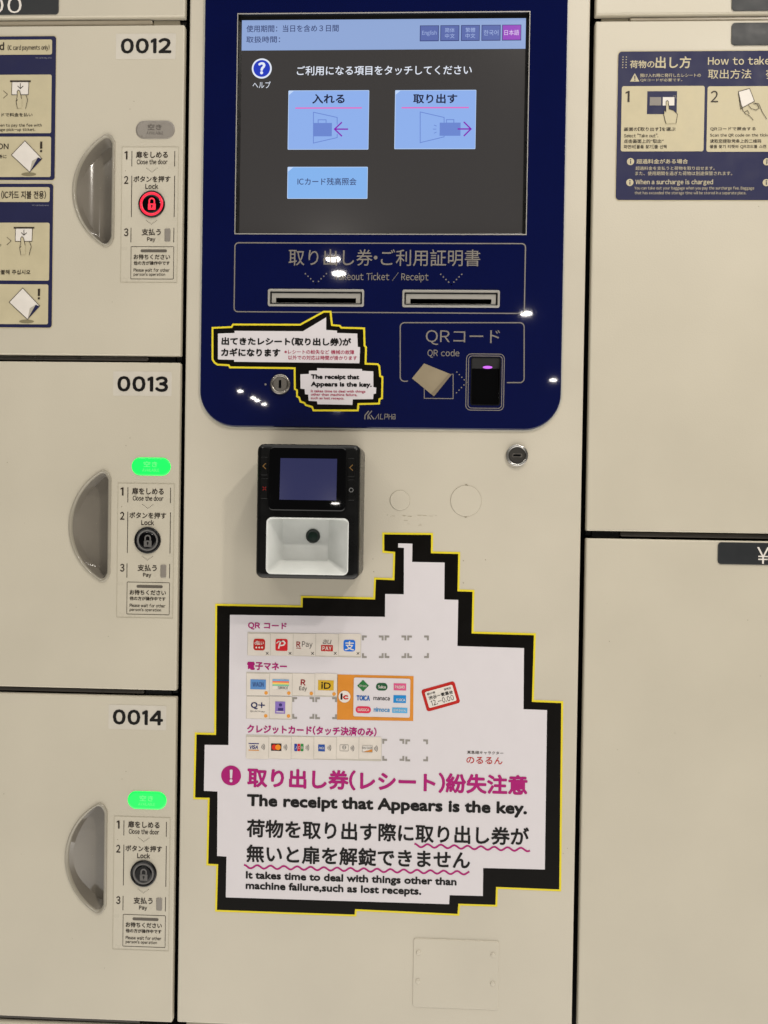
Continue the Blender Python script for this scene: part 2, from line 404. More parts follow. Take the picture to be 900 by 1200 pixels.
def lock_button(root, on):
    cx, cz = q(178, 239.4)
    ro, ri = (14, 11) if on else (12.9, 10.4)
    b = MB(); 
    b.loft([at(circ(cx, cz, 15.8*U), .001), at(circ(cx, cz, 15.8*U), -.0012), at(circ(cx, cz, 15*U), -.002), at(circ(cx, cz, (ro+.3)*U), -.002), at(circ(cx, cz, ro*U), -.0012)], BLACK, smooth=True, cap=False)
    b.loft([at(circ(cx, cz, ri*U), -.0012), at(circ(cx, cz, (ri-.8)*U), -.002), at(circ(cx, cz, 9*U), -.0022)], GLOSSB, smooth=True)
    bt = b.build('lock_button', root)
    g = MB(); m = REDON if on else ink('button_ring_grey', (104, 102, 100))
    g.loft([at(circ(cx, cz, ro*U), -.0012), at(circ(cx, cz, (ro-.7)*U), -.0018), at(circ(cx, cz, (ri+.7)*U), -.0018), at(circ(cx, cz, ri*U), -.0012)], m, smooth=True, cap=False)
    g.build('button_ring', bt)
    i = MB(-.0024); m = REDON if on else ink('button_icon_grey', (96, 94, 92))
    i.B(173.4, 238.4, 182.4, 245.8, m, 0, r=.8)
    arc = [(174.9, 238.8), (174.9, 235.6)]+[(177.9-3*math.cos(math.radians(a)), 235.6-3.2*math.sin(math.radians(a))) for a in range(15, 180, 15)]+[(180.9, 235.6), (180.9, 238.8)]
    i.line(arc, 1.7, m, 0); i.O(177.9, 241.3, 1.2, BLACK, 1); i.B(177.4, 241.3, 178.4, 244, BLACK, 1)
    i.build('padlock_icon', bt)

def make_locker_door(label, on, digits=None, group='left hand locker doors'):
    org = ((LX0+LX1)/2, 0, d12b)
    root = thing('coin_locker', org, label, 'locker', group)
    door_panel(LX0, d12b, LX1, d12t, root, hole=moon_poly(1.2*U))
    handle(root); status_lamp(root, on); step_label(root); lock_button(root, on=False)
    return root
dz13 = PITCH; dz14 = 2*PITCH
door13 = make_locker_door('beige coin locker numbered 0013, its green lamp lit, in the middle of the left column', True)
o13 = Vector(door13['_o'])-Vector((0, 0, dz13))
door14 = copy_tree(door13, o13-Vector((0, 0, dz13)))
tag(door14, 'beige coin locker numbered 0014, its green lamp lit, lowest of the left column')
door13.location = o13
# 0012: unlit status lamp, red lit button, so its own lamp and button
door12 = thing('coin_locker', ((LX0+LX1)/2, 0, d12b), 'beige coin locker numbered 0012 with a red lit lock button and grey unlit lamp', 'locker', 'left hand locker doors')
for ch in door13.children:
    if ch.name.split('.')[0] not in ('status_lamp', 'lock_button'): copy_tree(ch, None, door12)
status_lamp(door12, False); lock_button(door12, True)
number_sticker(door12, '0012', 136, 39.5, 206, 69.3, 141, 44.8, 201.4, 62.8)
door13['_o'] = tuple(door13.location); door14['_o'] = tuple(door14.location)
number_sticker(door13, '0013', 132.8, 435.4, 201.2, 464, 136.8, 440.8, 197.8, 459.2)
number_sticker(door14, '0014', 127.3, 826.4, 195, 855, 131.4, 831.6, 192, 849.8)

def plain_door(x0, x1, ztop, zbot, label, plate=None, group='right hand locker doors'):
    root = thing('coin_locker', ((x0+x1)/2, 0, zbot), label, 'locker', group)
    door_panel(x0, zbot, x1, ztop, root)
    if plate:
        a, txts = plate; b = MB(-.0008); b.prism(rr(*R(*a), 4*U, 6), .0005, -.0008, PLATE, bev=.0004)
        b.frame(a[0]+.2, a[1]+.2, a[2]-.2, a[3]-.2, .35, ink('plate_edge', (88, 88, 84)), 1, r=4)
        for t in txts: b.txt(*t)
        b.build('price_plate', root)
    return root
Ztl = Zp(150, 19.3); Ztr = Zp(760, 16.4)
plain_door(LX0, LX1, Ztl+PITCH-.008, Ztl, 'beige locker door cut by the top left corner, charcoal plate ending in 00', ((-70, -8, 69, 17.6), [('00', -13, 26, -3, 15.6, WHITEP)]), group='left hand locker doors')
plain_door(RX0, RX1, Ztr+.33, Ztr, 'beige locker door along the top right edge with a blank charcoal plate at its bottom', ((857.5, -24, 1010, 12.6), []))
zm_t, zm_b = Zp(790, 24), Zp(790, 623.6); zl_t = Zp(790, 632.6)
plain_door(RX0, RX1, zm_t, zm_b, 'tall beige locker door carrying the navy how-to-take-out sign', ((857, 26.5, 1012, 53), []))
plain_door(RX0, RX1, zl_t, zl_t-(zm_t-zm_b), 'plain tall beige locker door with a yen price plate at its top edge', ((841, 636.5, 998, 662.5), [('¥', 887.2, 901.2, 641.4, 660.6, WHITEP)]))

kb_low = Zp(300, 1202)-.10
def locker_frame(x0, x1, gaps, side, label):
    root = thing('steel_carcass', ((x0+x1)/2, .3, gaps[-1][0]-.25), label, 'carcass')
    zb, zt = min(gaps[-1][0]-.38, kb_low), gaps[0][1]+.34
    b = MB(); b.prism(rr(x0-.02 if side == 'L' else KX1+.0003, zb, KX0-.0003 if side == 'L' else x1+.02, zt, 0), .45, .0235, DARK); b.build('carcass_shell', root)
    for gi, (z0, z1) in enumerate(gaps):
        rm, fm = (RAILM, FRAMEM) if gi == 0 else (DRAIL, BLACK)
        h = z1-z0; f = 1 if side == 'L' else -1
        inner = LX1 if side == 'L' else RX0; outer = x0 if side == 'L' else x1
        xa, xb = sorted((outer, inner-f*40*U))
        r_ = MB(); r_.prism(rr(xa, z0+h*.28, xb, z1-h*.12, h*.25, 5), .0233, .0035, rm, bev=.0012); r_.build('shelf_rail', root)
        xa, xb = sorted((inner-f*39.5*U, inner-f*8*U))
        r_ = MB(); r_.prism(rr(xa, z0+h*.12, xb, z1-h*.06, 0), .0233, .006, fm, bev=.0005); r_.build('rail_filler', root)
        xa, xb = sorted((inner-f*7*U, inner-f*1*U))
        r_ = MB(); r_.prism(rr(xa, z0+h*.35, xb, z1+h*.08, .0004, 3), .0233, .008, BLACK); r_.build('latch_stop', root)
    return root
gl = [(d12t, Ztl), (d12t-PITCH, d12b), (d12t-2*PITCH, d12b-PITCH), (d12t-3*PITCH, d12b-2*PITCH)]
locker_frame(LX0, LX1, gl, 'L', 'steel carcass behind the numbered left hand locker doors, its shelf rails in the gaps')
locker_frame(RX0, RX1, [(zm_t, Ztr), (zl_t, zm_b)], 'R', 'steel carcass behind the tall right hand locker doors, its shelf rails in the gaps')
plain_door(LX0, LX1, d12t-3*PITCH, d12b-3*PITCH, 'beige locker door whose top edge just shows in the bottom left corner', group='left hand locker doors')

# ================================================================== KIOSK
kb = Zp(300, 1202)
kiosk = thing('payment_kiosk', ((KX0+KX1)/2, .2, kb-.1), 'beige coin locker payment kiosk with glossy blue touch panel in the centre', 'kiosk')
PX0 = (Xp(241, 0)+Xp(236.6, 400))/2; PX1 = (Xp(664.3, 0)+Xp(657.5, 450))/2; PZ0 = Zp(450, 502)
KZT = Zp(450, 0)+.10
cab = MB()
o2 = rr(KX0, kb, KX1, KZT, .0016, 4); rings = [at(o2, .40), at(o2, .0018)]
for t in (.35, .7, 1):
    a = t*math.pi/2; rings.append(at(inset2(o2, .0018*(1-math.cos(a))), .0018*(1-math.sin(a))))
cab.loft(rings, BEIGE, smooth=True, cap=False)
hole = rr(PX0+.012, PZ0+.012, PX1-.012, KZT-.012, .03)
cab.holed([(p[0], p[2]) for p in rings[-1]], [hole], BEIGE, 0)
for i in range(14):
    x = 452+random.random()*64; y = 604.5+random.gauss(0, .6) if i < 10 else 596+random.random()*22
    l = random.uniform(1, 5); cab.line([(x, y), (x+l, y+random.uniform(-.4, .4))], random.uniform(.25, .6), ink('scuff', (164, 155, 134)), 1)
for x, y in ((454, 603.5), (569, 656), (543, 657), (543, 683), (437, 655), (400, 635), (438, 670), (665, 994), (660, 1000)): cab.O(x, y, random.uniform(.4, .8), ink('speck', (138, 130, 110)), 1)
cab.build('cabinet', kiosk)
pl = MB(); pl.prism(rr(KX0+.004, kb-.08, KX1-.004, kb-.0005, 0), .38, .02, FRAMEM); pl.build('plinth', kiosk)

# --- blue control panel
YP = -.003
po = rr(PX0, PZ0, PX1, KZT-.004, 42*U, 14)
disp = R(276.6, 14.6, 619.2, 275, YP)
slotL = R(314, 339, 426.6, 359.2, YP); slotR = R(471.4, 340, 585.6, 360.4, YP)
qrw = R(551.4, 418.6, 586.6, 475.2, YP)
def grow(a, d): return (a[0]-d, a[1]-d, a[2]+d, a[3]+d)
pb = MB(YP)
pr = [at(po, .0), at(po, YP+.0006), at(inset2(po, .0003), YP+.0002), at(inset2(po, .0007), YP)]
pb.loft(pr, PANEL, smooth=True, cap=False)
pb.holed([(p[0], p[2]) for p in pr[-1]], [rr(*disp, 0), rr(*grow(slotL, -.0012), 1.5*U, 4), rr(*grow(slotR, -.0012), 1.5*U, 4), rr(*qrw, 3*U, 5)], PANEL, YP)
# printed graphics
G = GREYPRINT
def rpath(x0, y0, x1, y1, r, seq):         # rounded corners of a printed line, corners given in order
    out = []
    for c in seq:
        cx, cy, a0 = {'tl': (x0+r, y0+r, 180), 'tr': (x1-r, y0+r, 270), 'br': (x1-r, y1-r, 0), 'bl': (x0+r, y1-r, 90)}[c]
        out += [(cx+r*math.cos(math.radians(a0+18*i)), cy+r*math.sin(math.radians(a0+18*i))) for i in range(6)]
    return out
pb.frame(274.2, 284.4, 615.8, 367, 1.3, G, 1, r=5)
pb.txt('取り出し券・ご利用証明書', 338, 562, 292.4, 311.8, G, 2, bold=.004)
pb.txt('Takeout Ticket / Receipt', 391.5, 502, 320.4, 328.4, G, 2, bold=.008, base=True)
for cx, y0 in ((370.2, 320.8), (528.8, 321.6)):
    pb.dots([(cx+s*12.3*(1-i/4), y0+11.9*i/4) for i in range(5) for s in (-1, 1)], .85, G, 1)
pth = [(478, 447.2)]+rpath(469, 378.4, 614, 447.4, 5, ['bl', 'tl', 'tr'])
pth = [(478, 446.6)]+rpath(469, 378.2, 614.2, 446.9, 5, ['bl', 'tl', 'tr'])+rpath(469, 378.2, 614.2, 448.4, 5, ['br'])+[(594, 448.4)]
pb.line(pth, 1.3, G, 1)
pb.txt('QRコード', 499.2, 585.4, 386.8, 404.4, G, 1, bold=.0)
pb.txt('QR code', 501, 538.2, 410, 417.4, G, 1, bold=.008, base=True)
pb.line([(497.2, 437), (497.2, 466.8), (531, 467.2), (531, 438.6), (529, 438.6)], .9, G, 1)
pb.P([(482.8, 443.4), (508.6, 464.6), (529.2, 439), (497, 426)], ink('tag_print', (138, 126, 104)), 2)
pb.P([(505, 461.7), (508.6, 464.6), (529.2, 439), (526.4, 437.9)], ink('tag_fold', (120, 108, 90)), 3)
pb.dots([(535.4+11.6*i/4, 436+s*0+12.2*i/4) for i in range(5) for s in (0,)]+[(535+11.6*i/4, 460.3-12.2*i/4) for i in range(4)], .8, G, 1)
pb.frame(545.8, 414.4, 591, 481.2, .9, G, 1, r=6); pb.frame(548.4, 416.8, 588.6, 478.8, .8, G, 1, r=4.5)
# maker's logo
for dx in (0, 3.6):
    pb.line([(427.6+dx, 491.4), (427.6+dx, 487), (432.2+dx, 481.4)], 1.2, G, 1)
pb.line([(431.6, 487.4), (434.6, 491.4)], 1.2, G, 1); pb.line([(434.6, 486.6), (438.4, 491.4)], 1.2, G, 1)
for pts in ([(439.6, 491.4), (443.6, 485.2), (443.6, 491.4)], [(446.2, 485), (445.6, 491), (449, 491)], [(450.6, 491.4), (451, 485.4), (454.2, 485.4), (454.2, 488.6), (451, 488.6)],
            [(455.6, 491.4), (455.8, 485.2)], [(459, 491.4), (459.2, 485.2)], [(455.8, 488.3), (459, 488.3)], [(460.4, 485.6), (463, 485.6), (463, 491), (460.4, 491), (460.4, 488.4), (463, 488.4)]):
    pb.line(pts, .8, G, 1)
pb.O(311.2, 450.5, 1.2, G, 1)
panel = pb.build('control_panel', kiosk)
tr = MB(); a = (PX0-1.6*U, PZ0-1.8*U, PX1+1.6*U, KZT-.003)
tr.loft([at(rr(*a, 43.6*U, 14), -.0001), at(rr(*a, 43.6*U, 14), -.0016), at(rr(*grow(a, -1.5*U), 42.1*U, 14), -.0016), at(rr(*grow(a, -1.5*U), 42.1*U, 14), -.0001)], TRIM, cap=False)
tr.build('panel_trim', kiosk)

# --- touchscreen
YS = .0022
tb = MB(); fr = rr(*disp, 0); g1 = grow(disp, -.9*U); g2 = grow(disp, -4.0*U)
tb.loft([at(fr, YP+.0005), at(fr, YP-.0005), at(rr(*g1, 0), YP-.0005), at(rr(*g1, 0), YP)], SLOTM, cap=False)
tb.loft([at(rr(*g1, 0), YP), at(rr(*g1, 0), YS-.001), at(rr(*g2, 0), YS-.0002)], BLACK, cap=False)
tb.loft([at(rr(*g2, 0), YS-.0002), at(rr(*g2, 0), YS+.02)], DARK)
ts = tb.build('touchscreen', kiosk)
s = MB(YS)
s.B(280.4, 18.6, 617.2, 273.6, SBG, 0)
s.P([(282, 21.8), (617.2, 18.8), (616.6, 57.2), (281.6, 59.4)], SHEAD, 1)
s.P([(280.4, 17.4), (618.6, 14.6), (618.4, 19.0), (281, 22.0)], scr('screen_off', (16, 14, 13)), 2)
s.txt('使用期間：当日を含め３日間', 288.6, 397, 29.6, 37.8, SGT, 3, bold=.012); s.txt('取扱時間：', 288.6, 328.5, 42.8, 50.4, SGT, 3, bold=.012)
for i, (x0, x1, t) in enumerate(((492, 514.3, ['English']), (516, 538.2, ['简体', '中文']), (540.2, 562.2, ['繁體', '中文']), (564.2, 586.6, ['한국어']), (588.3, 610.8, ['日本語']))):
    y0 = 30-.22*i
    s.B(x0, y0, x1, y0+18.6, SLANGE, 2); s.B(x0+.8, y0+.8, x1-.8, y0+17.8, SMAG if i == 4 else SLANG, 3)
    m = scr('screen_lang_lit', (226, 206, 240)) if i == 4 else SLT; c = (x0+x1)/2
    if len(t) == 1: s.txt(t[0], c-8.4, c+8.4, y0+6.3, y0+12.6, m, 4)
    else:
        s.txt(t[0], c-5.6, c+5.6, y0+3.4, y0+8.6, m, 4); s.txt(t[1], c-5.6, c+5.6, y0+10.2, y0+15.4, m, 4)
s.O(306.8, 80.4, 11.8, SW, 1); s.O(306.8, 80.4, 9.9, SBLUE, 2); s.txt('?', 302.6, 311.2, 73.2, 87.4, SW, 3, bold=.04)
s.txt('ヘルプ', 296, 317.2, 95.6, 103.4, SW, 1)
s.txt('ご利用になる項目をタッチしてください', 348, 552, 77, 88, SW, 1, bold=.01)
def sbtn(x0, y0, x1, y1, m):
    s.B(x0, y0, x1, y1, SEDGE, 1, r=1); s.B(x0+.7, y0+.7, x1-.5, y1-.5, m, 2, r=1)
    s.P([(x0+.7, y0+.7), (x0+7, y0+.7), (x0+.7, y0+6)], SEDGE, 3)
sbtn(337.6, 106, 432.2, 175.4, SBTN); sbtn(462.6, 105.6, 557.6, 174.8, SBTN); sbtn(336.8, 195.6, 430.8, 233, SBTN2)
s.txt('入れる', 366, 404, 110.6, 121.8, STXT, 4, bold=.028); s.txt('取り出す', 484.4, 535.6, 110.4, 121.6, STXT, 4, bold=.028)
s.txt('ICカード残高照会', 348.6, 417.8, 208.8, 217.4, SGT, 4, bold=.012)
s.B(346.2, 126.2, 424, 127.7, SPINK, 4); s.B(470.6, 125.8, 549.4, 127.3, SPINK, 4)
s.line([(395.2, 146.4), (395.2, 138), (367.4, 131.9), (367.4, 168), (395.2, 161.6), (395.2, 157.4)], .9, SICON, 4)
s.B(367.6, 144.6, 389, 160.2, SICON, 5); s.line([(372.9, 144.6), (372.9, 140.8), (382.2, 140.8), (382.2, 144.6)], .9, SICON, 4)
s.line([(408, 151.9), (392.2, 151.9)], 1.6, SPUR, 6); s.line([(400.8, 143.8), (392.2, 151.9), (400.8, 160.2)], 1.6, SPUR, 6)
s.line([(520.4, 144), (520.4, 138), (492.4, 131.6), (492.4, 167.5), (520.4, 160.8), (520.4, 159)], .9, SICON, 4)
s.B(515.2, 144.2, 539.6, 159.6, SICON, 5); s.line([(523.2, 144.2), (523.2, 140.6), (531.8, 140.6), (531.8, 144.2)], .9, SICON, 4)
s.line([(536.2, 151.7), (551.8, 151.7)], 1.6, SPUR, 6); s.line([(543.4, 143.4), (551.8, 151.7), (543.4, 160)], 1.6, SPUR, 6)
for p in ([(511.6, 148.2), (508.6, 147)], [(511.4, 151.8), (507.4, 151.8)], [(511.6, 155.2), (508.6, 156.6)]): s.line(p, .8, SICON, 5)
s.build('screen', ts)

# --- ticket slots
def slot(a):
    b = MB(YP); w = a[2]-a[0]
    r1, r2 = 2.2*U, 1.4*U
    b.loft([at(rr(*a, r1, 5), YP+.0004), at(rr(*a, r1, 5), YP-.0008), at(rr(*grow(a, -.5*U), r1*.8, 5), YP-.0012), at(rr(*grow(a, -2.2*U), r2, 5), YP-.0012), at(rr(*grow(a, -2.5*U), r2, 5), YP+.001)], SLOTM, smooth=False, cap=False)
    i1 = grow(a, -2.5*U); i2 = grow(a, -4.4*U)
    b.loft([at(rr(*i1, r2, 5), YP+.001), at(rr(*i2, r2*.6, 5), YP+.0015)], BLACK, cap=False)
    o = b.build('ticket_slot', kiosk)
    f = MB(YP); x0, z0, x1, z1 = i2; h = z1-z0
    mo = (x0+5*U, z0+.2*U, x1-5*U, z0+h*.52)
    f.holed(rr(*i2, 0), [rr(*grow(mo, 0), .4*U, 2)], SLOTM, YP+.0012)
    f.loft([at(rr(*mo, .4*U, 2), YP+.0012), at(rr(*mo, .4*U, 2), YP+.02)], DARK)
    f.build('slot_mouth', o)
slot(slotL); slot(slotR)
# --- QR reader window
b = MB(YP); w0 = rr(*qrw, 3*U, 5); w1 = rr(*grow(qrw, -1.2*U), 2.2*U, 5)
b.loft([at(w0, YP+.0002), at(w0, YP-.0004), at(w1, YP-.0004), at(w1, YP+.006)], BLACK, cap=False)
b.build('reader_frame', kiosk)
b = MB(YP); x0, z0, x1, z1 = grow(qrw, -1.2*U); zk = z1-(z1-z0)*.20
b.add([(x0, YP+.001, z1), (x1, YP+.001, z1), (x1, YP+.006, zk), (x0, YP+.006, zk)], [(0, 1, 2, 3)], ink('reader_hood', (14, 13, 13)))
b.add([(x0, YP+.006, z0), (x1, YP+.006, z0), (x1, YP+.006, zk), (x0, YP+.006, zk)], [(0, 1, 2, 3)], GLOSSB)
rw = b.build('reader_window', kiosk)
b = MB(YP+.0035); b.O(571.4, 430.4, 5.6, M('glint_purple', (206, 104, 236), .3, emit=1.2), 0, ry=1.7); b.build('reader_glint', rw)  # purple highlight in the window, put in as a glowing ellipse

# --- cylinder locks
def key_lock(cx, cy, r, Y, slot_pts, body, core, horizontal):
    c = q(cx, cy, Y); b = MB(Y)
    b.loft([at(circ(*c, r*U), Y+.0005), at(circ(*c, r*U), Y-.0022), at(circ(*c, (r-.8)*U), Y-.003), at(circ(*c, (r-2.6)*U), Y-.003), at(circ(*c, (r-3.2)*U), Y-.002)], body, smooth=True, cap=False)
    o = b.build('key_lock', kiosk)
    k_ = MB(Y); k_.loft([at(circ(*c, (r-3.2)*U), Y-.002), at(circ(*c, (r-3.9)*U), Y-.0026)], core, smooth=True)
    kk = k_.build('lock_core', o)
    h = MB(Y-.0026); hw, hh = (4.6, 1.1) if horizontal else (1.5, 4.8)
    h.flat(rr(c[0]-(hw+1.2)*U, c[1]-(hh+1.2)*U, c[0]+(hw+1.2)*U, c[1]+(hh+1.2)*U, 1.6*U, 5), STEEL, 1)
    h.flat(rr(c[0]-hw*U, c[1]-hh*U, c[0]+hw*U, c[1]+hh*U, 1.0*U, 5), GLOSSB, 2); h.build('keyhole', o)
key_lock(328.7, 450.6, 11.8, YP, None, STEEL, STEEL, False)
key_lock(605.6, 533.8, 12.8, 0, None, CHROME, ink('dark_core', (52, 50, 47)), True)

# --- blanked holes, scratches and the access cover on the cabinet
KO = ink('seam_shadow', (138, 130, 112))
def knockout(cx, cy, r, notch):
    c = q(cx, cy); b = MB(0)
    b.loft([at(circ(*c, r*U), .001), at(circ(*c, (r-.1)*U), -.0002), at(circ(*c, (r-.35)*U), -.0002)], KO, cap=False)
    b.loft([at(circ(*c, (r-.35)*U), .0005), at(circ(*c, (r-.35)*U), -.0003), at(circ(*c, (r-.9)*U), -.0006)], BEIGE, smooth=True)
    if notch:
        for s_ in (-1, 1):
            b.add([(c[0]-2.2*U, -.0004, c[1]+s_*(r-.3)*U), (c[0]+2.2*U, -.0004, c[1]+s_*(r-.3)*U), (c[0], -.0004, c[1]+s_*(r+1.2)*U)], [(0, 1, 2)], KO)
    b.build('blanking_plug', kiosk)
knockout(468.6, 586.4, 12, False); knockout(546, 587, 18.4, True)
b = MB(-.0009); a = R(484, 1101, 584.2, 1181.2)
b.prism(rr(*a, 3*U, 5), .0005, -.0009, BEIGE, bev=.0006); cov = b.build('access_cover', kiosk)
for x, y in ((490.4, 1115.4), (577.6, 1118.4), (489.6, 1149), (577.2, 1152)):
    c = q(x, y); b = MB(); b.loft([at(circ(*c, 2.9*U, 20), -.0008), at(circ(*c, 2.7*U, 20), -.0015), at(circ(*c, 1.8*U, 20), -.0018)], BEIGE, smooth=True)
    b.build('screw', cov)

# ================================================================== PAYMENT TERMINAL
YT = -.055
term = thing('payment_terminal', (Xp(360, 600), 0, Zp(360, 678)), 'small black payment terminal with a white scanning bay, fixed to the beige kiosk front', 'payment terminal')
tx = R(299.8, 520.2, 421.4, 679, YT); to = rr(*tx, 8*U, 8)
scrr = R(315.5, 524, 405.5, 598.5, YT); tray = R(311.8, 606.6, 408.4, 673.6, YT)
b = MB(YT); rings = [at(inset2(to, -.0008), .0), at(inset2(to, -.0008), -.012), at(to, YT+.006)]
for t in (.25, .5, .75, 1):
    a = t*math.pi/2; rings.append(at(inset2(to, .0045*(1-math.cos(a))), YT+.0045*(1-math.sin(a))+.0005))
b.loft(rings, BLACK, smooth=True, cap=False)
face = [(p[0], p[2]) for p in rings[-1]]; yf = rings[-1][0][1]
ti = rr(*tray, 6*U, 6)
b.holed(face, [ti], BLACK, yf)
b.build('housing', term)
b = MB(YT); o = rr(*scrr, 5*U, 6)
TILT = math.tan(math.radians(4.0)); zg = scrr[1]
def lean(pts, y): return [(x, y+(z-zg)*TILT, z) for x, z in pts]
b.loft([at(o, yf+.006), lean(o, yf-.0040), lean(inset2(o, .0008), yf-.0046)], GLOSSB, smooth=False, cap=True); bez = b.build('screen_glass', term)
b = MB(yf-.0022); b.B(328.2, 537.2, 394.6, 586, TSCR, 1); b.v = [(x, yf-.0048+(z-zg)*TILT, z) for x, y, z in b.v]; b.build('screen', bez)
def tbtn(x0, y0, x1, y1, sym, m):
    b = MB(yf-.001); b.prism(rr(*R(x0, y0, x1, y1, yf), 1.2*U, 4), yf+.0004, yf-.001, BLACK, bev=.0004)
    xc, yc = (x0+x1)/2, (y0+y1)/2
    if sym == '<': b.line([(xc+1.8, yc-3.4), (xc-1.6, yc), (xc+1.8, yc+3.4)], .9, m, 2)
    if sym == '>': b.line([(xc-1.8, yc-3.4), (xc+1.6, yc), (xc-1.8, yc+3.4)], .9, m, 2)
    if sym == 'x': b.line([(xc-2, yc-2), (xc+2, yc+2)], 1, m, 2); b.line([(xc-2, yc+2), (xc+2, yc-2)], 1, m, 2)
    if sym == 'o': b.oring(xc, yc, 2.5, .8, m, 2)
    b.build('button', term)
OR = ink('amber_ink', (112, 84, 46)); GW = ink('silver_ink', (104, 104, 104))
tbtn(305.8, 535.5, 314, 557, '<', OR); tbtn(305.8, 560.5, 314, 584.5, 'x', ink('dull_red', (110, 26, 24)))
tbtn(407.6, 537, 415.6, 559, '<', OR); tbtn(407.6, 562, 415.6, 586.5, 'o', GW)
b = MB(YT); YB = YT+.026
bk = R(331, 603, 385, 656.5, YB); bo = rr(*bk, 2.5*U, 6); lip = rr(*grow(tray, 1.0*U), 6.5*U, 6)
b.loft([at(inset2(ti, .1*U), yf+.0015), at(inset2(ti, .1*U), yf-.0008), at(inset2(ti, 1.0*U), yf-.0010), at(inset2(ti, 1.6*U), yf-.0004), at(bo, YB)], TABW, smooth=False)
bay = b.build('scanning_bay', term)
c = q(366.8, 628.2, YB); b = MB(YB)
b.loft([at(circ(*c, 8*U), YB+.0002), at(circ(*c, 8*U), YB-.001), at(circ(*c, 6.6*U), YB-.0013), at(circ(*c, 5.2*U), YB-.0004)], ink('lens_barrel', (42, 48, 46)), smooth=True, cap=False)
b.loft([at(circ(*c, 5.2*U), YB-.0004), at(circ(*c, 3*U), YB-.0009), at(circ(*c, 1.2*U), YB-.0011)], ink('lens_glass', (20, 40, 32)), smooth=True)
b.build('scanner_lens', bay)

# ================================================================== LARGE WARNING STICKER
Yw = -.0003
YEL = [(448, 624), (507.5, 624.6), (507.3, 646.2), (539.3, 647), (538.4, 690.8), (556, 691.4), (555, 740.2), (628, 742.2), (625.6, 820.4), (660, 821.8),
       (657.6, 1044.6), (583.5, 1041.6), (582.8, 1062.6), (539.2, 1061.2), (538.2, 1073.2), (418.2, 1067.6), (417.6, 1074), (252, 1068.3),
       (253.4, 1014.8), (241.8, 1014.2), (243.4, 937), (226.4, 936.6), (228.2, 858.4), (251, 859), (252.2, 707.5), (352.4, 709.6), (352.6, 698.2),
       (437.4, 700.2), (438.4, 676.8), (460, 677.6), (460.8, 648.8), (448, 647.6)]
WHT = [(466.6, 636.7), (483.3, 637.1), (482.9, 658.5), (521, 659.2), (520.6, 702.5), (537, 703), (536, 757), (614, 759.4), (613.4, 831), (641, 832),
       (638.4, 1018.8), (566.2, 1017), (565.8, 1049.8), (526.8, 1048.8), (526.4, 1059.4), (264.7, 1051.4), (265.5, 1003.6), (254.5, 1003), (255, 927.4), (239, 926.6),
       (240, 872.7), (267.8, 873), (269.6, 720.4), (451.2, 722.8), (451.4, 696), (473.2, 696.4), (473.4, 642), (466.6, 641.6)]
def sheet(pts, m, Y): return [q(x, y, Y) for x, y in pts]
w = MB(Yw)
yel = sheet(YEL, STY, Yw)[::-1]
w.prism(yel, .0001, Yw, STY)
w.flat(inset2(yel, 2.3*U), STB, 1); w.flat(sheet(WHT, STW, Yw)[::-1], STW, 2)
K = 3
w.txt('QR コード', 290.4, 336.4, 729.4, 738, MAG, K, bold=.034)
def tiles(xs, y0, y1, dy=0):
    w.B(xs[0]-.3, y0-.3, xs[-1]+.3, y1+.3+dy, TLINE, K)
    for i in range(len(xs)-1): w.B(xs[i]+.3, y0+.3, xs[i+1]-.3, y1-.3+dy, TILE, K+1)
def brackets(x0, y0, x1, y1, a=5.6, t=2.3):
    for cx, sx_ in ((x0, 1), (x1, -1)):
        for cy, sy in ((y0, 1), (y1, -1)):
            xa, xb = sorted((cx, cx+sx_*a)); ya, yb = sorted((cy, cy+sy*t)); w.B(xa, ya, xb, yb, GMARK, K)
            xa, xb = sorted((cx, cx+sx_*t)); ya, yb = sorted((cy+sy*t, cy+sy*a)); w.B(xa, ya, xb, yb, GMARK, K)
L = K+2
tiles([290.4, 317, 343.6, 370, 396.6, 423], 742.2, 768.6)
for x in (313.3, 340, 366.4, 393, 419.6):
    w.line([(x-1.5, 764), (x+1.5, 767)], .6, INK, L); w.line([(x-1.5, 767), (x+1.5, 764)], .6, INK, L)
w.B(297.2, 748.4, 310.8, 762, RED, L, r=3); w.txt('d払い', 298.6, 309.4, 750.6, 755.6, WHITEP, L+1, bold=.02); w.dots([(300.6, 758.6), (304, 758.6), (307.4, 758.6)], 1.1, WHITEP, L+1)
w.B(323, 748.6, 337.2, 762.6, ink('pay_red', (196, 32, 38)), L, r=2); w.line([(326.6, 759.8), (329, 751.4), (332.6, 751.2), (334.2, 753.4), (332.6, 755.8), (328.6, 756.4)], 1.6, WHITEP, L+1); w.line([(324, 753.6), (327, 751.4), (331, 751)], 1, WHITEP, L+1)
w.txt('R', 347.4, 352.2, 751.6, 758, ink('deep_red', (140, 10, 24)), L, bold=.03, base=True); w.B(347.2, 759, 352.6, 759.8, ink('deep_red', (140, 10, 24)), L)
w.txt('Pay', 354, 366.4, 751.6, 759.8, ink('slate_ink', (70, 66, 64)), L, bold=.0)
w.txt('au', 378.4, 388.2, 749.6, 754.6, ink('soft_grey_ink', (120, 112, 108)), L, bold=.01, slant=.2); w.B(376.4, 755.8, 390.2, 763, RED, L); w.txt('PAY', 378, 388.6, 757.2, 761.8, WHITEP, L+1, bold=.02)
w.B(402.6, 749.6, 416.4, 763.2, ink('sky_blue_ink', (24, 104, 206)), L, r=3); w.txt('支', 404.2, 415.2, 751, 762, WHITEP, L+1, bold=.02)
for x in (423.6, 450.1, 476.6): brackets(x+.6, 744.7, x+26, 771)
w.txt('電子マネー', 289.4, 336.8, 775.8, 785.4, MAG, K, bold=.034)
